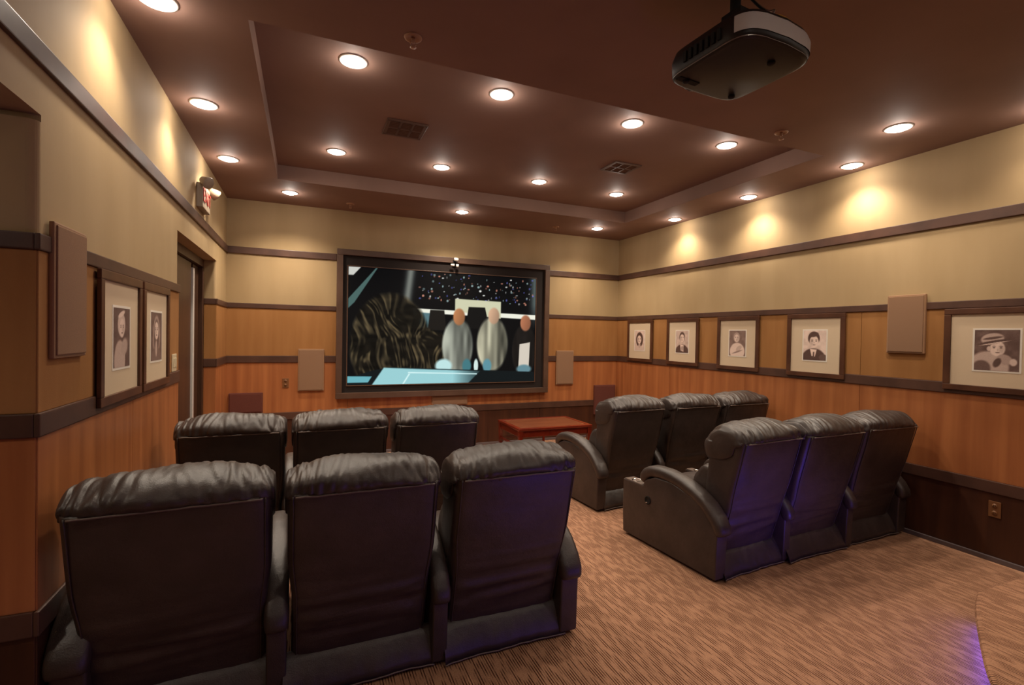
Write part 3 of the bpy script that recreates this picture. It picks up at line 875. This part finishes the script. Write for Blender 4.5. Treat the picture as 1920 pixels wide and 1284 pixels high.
mt = empty('projector_mount', (1.752, 1.64, ZC), math.radians(4), label='black ceiling pole and bracket holding the projector', cat='bracket')
MB().lathe((-.02, 0, 0), [(0.075, 0), (0.075, -0.012), (0.04, -0.02), (0.03, -0.05)], 24).build('ceiling_flange', M_black, mt)
MB().lathe((-.02, 0, 0), [(0.022, -0.02), (0.022, -0.19)], 20).build('pole', M_black, mt)
MB().box(-0.09, 0.05, -0.06, 0.06, -0.215, -0.185, .004).box(-0.05, 0.01, -0.05, 0.05, -0.19, -0.13, .004).build('tilt_block', M_black, mt)
for x, y in ((-0.13, 0.10), (0.12, 0.10), (-0.13, -0.10), (0.12, -0.10)):
    MB().tube([(-.02 + x * .2, y * .3, -0.205), (x * .8, y * .9, -0.215), (x, y, -0.235), (x, y, -0.256)], 0.008).build('arm', M_black, mt)
cb = empty('cable_bundle', (1.752, 1.64, ZC), math.radians(4), label='loose cables looping above the projector', cat='cable')
MB().tube(spline([(0.02, -0.02, -0.17), (0.03, -0.14, -0.20), (0.11, -0.17, -0.225), (0.19, -0.12, -0.27)], 20), 0.004).build('yellow_cable', M_wire, cb)
MB().tube(spline([(0.03, 0.01, 0.0), (0.06, -0.05, -0.10), (0.05, -0.11, -0.17), (0.09, -0.15, -0.21), (0.12, -0.14, -0.262)], 24), 0.005).build('black_cable', M_black, cb)
MB().tube(spline([(0.05, 0.02, 0.0), (0.10, -0.04, -0.09), (0.07, -0.10, -0.15), (0.02, -0.16, -0.20), (-0.01, -0.13, -0.262)], 24), 0.004).build('silver_cable', M_metal, cb)

# ------------------------------------------------------------------ low table
tb = empty('low_table', (2.945, 5.83, 0), label='low red lacquered wooden table in front of the screen wall', cat='table')
TW, TD, TH = 0.525, 0.36, 0.45
MB().box(-TW + .04, TW - .04, -TD + .04, TD - .04, TH - 0.022, TH - 0.004).build('top_panel', M_redtop, tb)
ft = MB()
ft.box(-TW, TW, -TD, -TD + .055, TH - .03, TH, .006).box(-TW, TW, TD - .055, TD, TH - .03, TH, .006)
ft.box(-TW, -TW + .055, -TD + .055, TD - .055, TH - .03, TH, .006).box(TW - .055, TW, -TD + .055, TD - .055, TH - .03, TH, .006)
ft.build('top_frame', M_red, tb)
ap = MB()
for s in (-1, 1):
    ap.box(-TW + .03, TW - .03, s * (TD - .04) - .012, s * (TD - .04) + .012, TH - .115, TH - .03, .004)
    ap.box(s * (TW - .04) - .012, s * (TW - .04) + .012, -TD + .03, TD - .03, TH - .115, TH - .03, .004)
ap.build('apron', M_red, tb)
for sx in (-1, 1):
    for sy in (-1, 1):
        x, y = sx * (TW - .035), sy * (TD - .035)
        q = lambda r, z, ox=0, oy=0: [(x + ox + a * r, y + oy + b * r, z) for a, b in ((-1, -1), (1, -1), (1, 1), (-1, 1))]
        MB().rings([q(.024, 0, sx * -.004, sy * -.004), q(.026, .05), q(.020, .09), q(.022, .25), q(.028, TH - .03)], True, False).build('leg', M_red, tb)
for s in (-1, 1):
    MB().box(-TW + .05, TW - .05, s * (TD - .035) - .011, s * (TD - .035) + .011, .20, .225, .003).build('stretcher', M_red, tb)
    MB().box(s * (TW - .035) - .011, s * (TW - .035) + .011, -TD + .05, TD - .05, .20, .225, .003).build('stretcher', M_red, tb)
    for k in (-1, 1):
        MB().box(k * .17 - .014, k * .17 + .014, s * (TD - .035) - .009, s * (TD - .035) + .009, .225, TH - .115, .003).build('strut', M_red, tb)

# ------------------------------------------------------------------ recliners
def nz(x, y, z):
    return noise.noise(Vector((x, y, z)))

def puff(profile, half_w, seed, N=44, Mx=72, p=5.0, wr=0.010, freq=16, end=0.55, cut=0.0, droop=0.0):
    """cushion: closed (y,z) profile swept along x with rounded ends and creases fanning from the ends"""
    prof = spline([(0, a, b) for a, b in profile], N, True)
    cy = sum(q.y for q in prof) / N; cz = sum(q.z for q in prof) / N
    rings = []
    for i in range(Mx + 1):
        t = -1 + 2 * i / Mx
        t = math.sin(t * PI / 2) * 0.55 + t * 0.45
        s = (1 - abs(t) ** p) ** (1 / p) if abs(t) < 1 else 0
        s = max(s, 0.0) * (1 - end) + end if abs(t) < .9999 else end * .96
        x = t * half_w
        ring = []
        for k, q in enumerate(prof):
            dy, dz = q.y - cy, q.z - cz
            r = math.hypot(dy, dz) + 1e-6
            e_ = abs(t) ** 2.0
            a = 2 * PI * k / N
            c1 = nz(x * freq + 2.5 * (q.y + q.z) * (1 if t > 0 else -1), a * 0.7 + seed * 3.1, seed)
            c2 = nz(x * freq * 2.3 + 5 * q.z * (1 if t > 0 else -1), a * 0.9, seed + 7)
            crease = -max(0, 0.35 - abs(c1)) * 2.6 * (0.35 + e_) - abs(c2) * 0.9 * e_
            d_ = wr * (crease + 0.9 * nz(x * 4, a * 1.5, seed + 20)) * s
            top = droop * (1 - math.cos(t * PI / 2)) if dz > 0 else 0
            ring.append((x, cy + dy * s + dy / r * d_, cz + dz * s + dz / r * d_ - top))
        rings.append(ring)
    return MB().rings(rings)

HEAD = [(-.168, .925), (-.182, .955), (-.165, 1.0), (-.10, 1.04), (-.01, 1.052), (.08, 1.035), (.15, .985), (.19, .90), (.195, .82), (.165, .745), (.05, .74), (-.09, .80), (-.13, .88)]
LUMB = [(.15, .735), (.215, .71), (.262, .65), (.285, .57), (.265, .50), (.20, .465), (.06, .46), (.0, .58), (.03, .71)]
SEAT = [(.10, .42), (.25, .475), (.5, .485), (.72, .475), (.84, .43), (.86, .37), (.82, .31), (.5, .30), (.14, .30)]
FOOT = [(.845, .40), (.885, .42), (.905, .36), (.91, .22), (.90, .11), (.87, .08), (.845, .10), (.84, .25)]

def body_hw(u):
    t = min(1, max(0, (u - .38) / .27))
    return .286 + .016 * t * t * (3 - 2 * t)

def body_mesh(seed):
    """upright back shell: rings stacked in z"""
    rings = []
    nzs, N = 60, 64
    for i in range(nzs + 1):
        u = i / nzs
        z = .11 + u * (.935 - .11)
        yr = .055 + (-.165 - .055) * (u ** 0.92)
        dep = .17 + .12 * u
        hw = body_hw(u)
        win = math.exp(-((z - .34) / .15) ** 2)
        ring = []
        for k in range(N):
            a = 2 * PI * k / N
            ca, sa = math.cos(a), math.sin(a)
            x = math.copysign(abs(ca) ** .22, ca) * hw
            y = yr + dep / 2 + math.copysign(abs(sa) ** .22, sa) * dep / 2
            if sa < 0:
                w_ = (1 - (x / hw) ** 4)
                y += -0.012 * w_ * math.sin(u * PI)
                y += w_ * (0.022 * win * nz(x * 3 + seed, z * 20, seed) + 0.009 * nz(x * 4, z * 5 + seed, 3.3) + 0.009 * win * nz(x * 6, z * 38, seed + 2))
            ring.append((x, y, z))
        rings.append(ring)
    return MB().rings(rings)

def skirt_mesh(seed):
    mb = MB()
    nx_ = 40
    lay = []
    for (y, z) in ((.050, .175), (.022, .135), (-.004, .09), (-.022, .05), (-.030, .012)):
        row = []
        for i in range(nx_ + 1):
            x = -.315 + .63 * i / nx_
            k = (.175 - z) / .17
            row.append((x, y + k * (.014 * nz(x * 8, seed * 2.2, .5) - .02 * (abs(x) / .315) ** 6 * (1 if x < 0 else .3)) + .004 * nz(x * 22, z * 18, seed), z + .012 * k * (nz(x * 3, seed, 8) + .3) * (1 if z < .19 else 0)))
        lay.append(row)
    back = [[(x, y + .007, z) for x, y, z in r] for r in lay[::-1]]
    rings = lay + back
    rings.append(lay[0])
    n = len(lay[0])
    vs = [p for r in rings for p in r]
    fs = [(i * n + j, i * n + j + 1, (i + 1) * n + j + 1, (i + 1) * n + j) for i in range(len(rings) - 1) for j in range(n - 1)]
    mb.add(vs, fs, True)
    hem = [(x, y - .002, z) for x, y, z in lay[-1]]
    return mb, hem

ARMP = [(.885, .02), (.895, .22), (.89, .45), (.66, .452), (.645, .50), (.53, .55), (.36, .555), (.20, .515), (.06, .455), (-.02, .39), (-.045, .32), (-.04, .20), (-.035, .02)]
PADP = [(.665, .475), (.655, .53), (.60, .572), (.50, .590), (.36, .585), (.22, .55), (.10, .50), (.02, .44), (-.035, .37), (-.05, .31)]
def arm_panel_mesh(hw=.050):
    bm = bmesh.new()
    vs = [bm.verts.new((-hw, y, z)) for y, z in ARMP]
    fc = bm.faces.new(vs)
    r = bmesh.ops.extrude_face_region(bm, geom=[fc])
    bmesh.ops.translate(bm, verts=[v for v in r['geom'] if isinstance(v, bmesh.types.BMVert)], vec=(2 * hw, 0, 0))
    bmesh.ops.bevel(bm, geom=list(bm.edges), offset=.012, segments=3, affect='EDGES', profile=.6)
    bm.verts.index_update()
    m_ = MB().add([v.co[:] for v in bm.verts], [[v.index for v in f_.verts] for f_ in bm.faces], True)
    bm.free()
    return m_.mesh('arm_panel')
def arm_pad_mesh(seed=1.0, hw=.061):
    path = spline([(0, a, b) for a, b in PADP], 40)
    rings = []
    for i, p in enumerate(path):
        u = i / 39
        t = (path[min(i + 1, 39)] - path[max(i - 1, 0)]).normalized()
        nrm = Vector((0, -t.z, t.y))
        if nrm.z < 0 and u < .6: nrm = -nrm
        nrm = Vector((0, t.z, -t.y)) if True else nrm
        s = min(1, (1 - abs(2 * u - 1) ** 7) ** .5 + .12)
        ring = []
        for k in range(24):
            a = 2 * PI * k / 24
            ca, sa = math.cos(a), math.sin(a)
            x = math.copysign(abs(ca) ** .6, ca) * hw * (s * .4 + .6)
            h = math.copysign(abs(sa) ** .75, sa) * .043 * s
            h += .004 * nz(x * 12, u * 26, seed)
            q = p + nrm * h
            ring.append((x, q.y, q.z))
        rings.append(ring)
    return MB().rings(rings).mesh('arm_pad')

VAR = []
for sd in (1.0, 4.0, 9.0):
    sk, hem = skirt_mesh(sd)
    pipe = [(-.272 + .544 * i / 30, -.170 + .003 * nz(i * .4, sd, 0) - .012 * (1 - (2 * i / 30 - 1) ** 4) * 0, .928 + .003 * nz(i * .3, sd, 5)) for i in range(31)]
    side = []
    for sx in (-1, 1):
        side.append([(sx * (body_hw(u) * .93), (.055 - .22 * u ** .92) + .005, .11 + u * .82) for u in [j / 24 for j in range(25)]])
    VAR.append(dict(
        head=puff(HEAD, .313, sd, N=60, Mx=110, p=3.4, wr=.016, freq=24, end=.52, droop=.012).mesh('headrest'),
        lumb=puff(LUMB, .285, sd + 1, wr=.008, end=.7).mesh('lumbar_cushion'),
        seat=puff(SEAT, .280, sd + 2, wr=.006, freq=8, end=.85).mesh('seat_cushion'),
        foot=puff(FOOT, .285, sd + 3, wr=.006, freq=8, end=.8).mesh('footrest'),
        body=body_mesh(sd).mesh('backrest'), skirt=sk.mesh('rear_flap'),
        hem=MB().tube(hem, .0035, 6).mesh('hem'),
        pipe=MB().tube(pipe, .0045, 6).mesh('piping'),
        pipe2=[MB().tube(q_, .003, 6).mesh('piping') for q_ in side]))
ARM_ME, PAD_ME = arm_panel_mesh(), arm_pad_mesh()
CUP_ME = MB().lathe((0, .775, .452), [(.044, .0), (.046, .006), (.040, .008), (.036, .002), (.035, -.0), (.004, -.0)], 24, cap=False).mesh('cup_holder')
CUPT_ME = MB().box(-.047, .047, .67, .875, .446, .456, .004).mesh('cup_tray')
BASE_ME = MB().box(-.27, .27, .10, .84, .03, .30, .01).mesh('base_frame')
FT_ME = MB().lathe((0, 0, 0), [(.02, 0), (.022, .02), (.015, .035)], 12).mesh('glide')
LEV_ME = MB().lathe((0, 0, 0), [(.030, .0), (.032, .004), (.027, .007), (.024, .003), (.004, .002)], 20, 'x').mesh('handle_cup')
LEV2_ME = MB().tube([(.004, -.012, -.010), (.012, -.004, -.016), (.012, .010, -.010)], .004, 6).mesh('release_lever')

def recliner(x, y, deg, v, armoff, arms, label, group, levers=(), wide=1.0, outer=False, inner=.345):
    e = empty('recliner', (x, y, 0), math.radians(deg), label=label, cat='recliner', group=group)
    V = VAR[v]
    e.scale = (wide, 1, 1)
    link_mesh('backrest', V['body'], M_leather, e)
    link_mesh('headrest', V['head'], M_leather, e)
    link_mesh('lumbar_cushion', V['lumb'], M_leather, e)
    link_mesh('seat_cushion', V['seat'], M_leather, e)
    link_mesh('footrest', V['foot'], M_leather, e)
    sk = link_mesh('rear_flap', V['skirt'], M_leather, e)
    link_mesh('hem', V['hem'], M_hem, sk)
    link_mesh('piping', V['pipe'], M_hem, e)
    for q_ in V['pipe2']:
        link_mesh('piping', q_, M_leather, e)
    bs = link_mesh('base_frame', BASE_ME, M_black, e)
    for sx in (-.24, .24):
        for yy in (.14, .80):
            link_mesh('glide', FT_ME, M_black, bs, (sx, yy, 0))
    for s in arms:
        a = link_mesh('arm', ARM_ME, M_leather, e, (s * armoff, 0, 0))
        if s > 0 and not outer:
            a.scale = (0.72, 1, 1)
            a.location.x = s * inner
        link_mesh('arm_pad', PAD_ME, M_leather, a)
        link_mesh('cup_tray', CUPT_ME, M_hem, a)
        link_mesh('cup_holder', CUP_ME, M_chrome, a)
        if s in levers:
            q = link_mesh('handle_cup', LEV_ME, M_black, a, (s * .050, .60, .355))
            q2 = link_mesh('release_lever', LEV2_ME, M_chrome, a, (s * .053, .60, .355))
            if s < 0:
                q.rotation_euler = (0, 0, PI); q2.rotation_euler = (0, 0, PI)
    return e
RNL = 'near left row of recliners'; RFL = 'far left row of recliners'
RNR = 'near right row of recliners'; RFR = 'far right row of recliners'
AD = 'dark leather recliner, '
recliner(-.462, 2.33, 2, 0, .302, (-1, 1), AD + 'near left row, against the left wall', RNL, (-1,), 1.12, inner=.320)
recliner(.255, 2.31, 0, 1, .335, (1,), AD + 'near left row, the middle seat', RNL, (), 1.05, inner=.338)
recliner(.965, 2.30, 0, 2, .330, (1,), AD + 'near left row, beside the aisle', RNL, (1,), 1.05, outer=True)
recliner(-.435, 3.73, 0, 1, .340, (-1, 1), AD + 'far left row, by the door recess', RFL, (), 1.03, inner=.328)
recliner(.240, 3.71, 0, 2, .335, (1,), AD + 'far left row, the middle seat', RFL, (), 1.03, inner=.333)
recliner(.925, 3.70, 0, 0, .335, (1,), AD + 'far left row, nearest the low table', RFL, (), 1.03, outer=True)
recliner(2.865, 2.455, 4, 2, .345, (-1, 1), AD + 'near right row, beside the aisle with its arm and lever showing', RNR, (-1,), inner=.330)
recliner(3.525, 2.465, 2, 0, .325, (1,), AD + 'near right row, the middle seat', RNR, (), 1.06, inner=.335)
recliner(4.235, 2.50, 0, 1, .335, (1,), AD + 'near right row, against the right wall', RNR, (), 1.04, outer=True)
recliner(2.845, 3.83, 4, 0, .345, (-1, 1), AD + 'far right row, beside the low table', RFR, (-1,), inner=.352)
recliner(3.550, 3.84, 2, 1, .343, (1,), AD + 'far right row, the middle seat', RFR, inner=.345)
recliner(4.240, 3.86, 0, 2, .340, (1,), AD + 'far right row, against the right wall', RFR, outer=True)
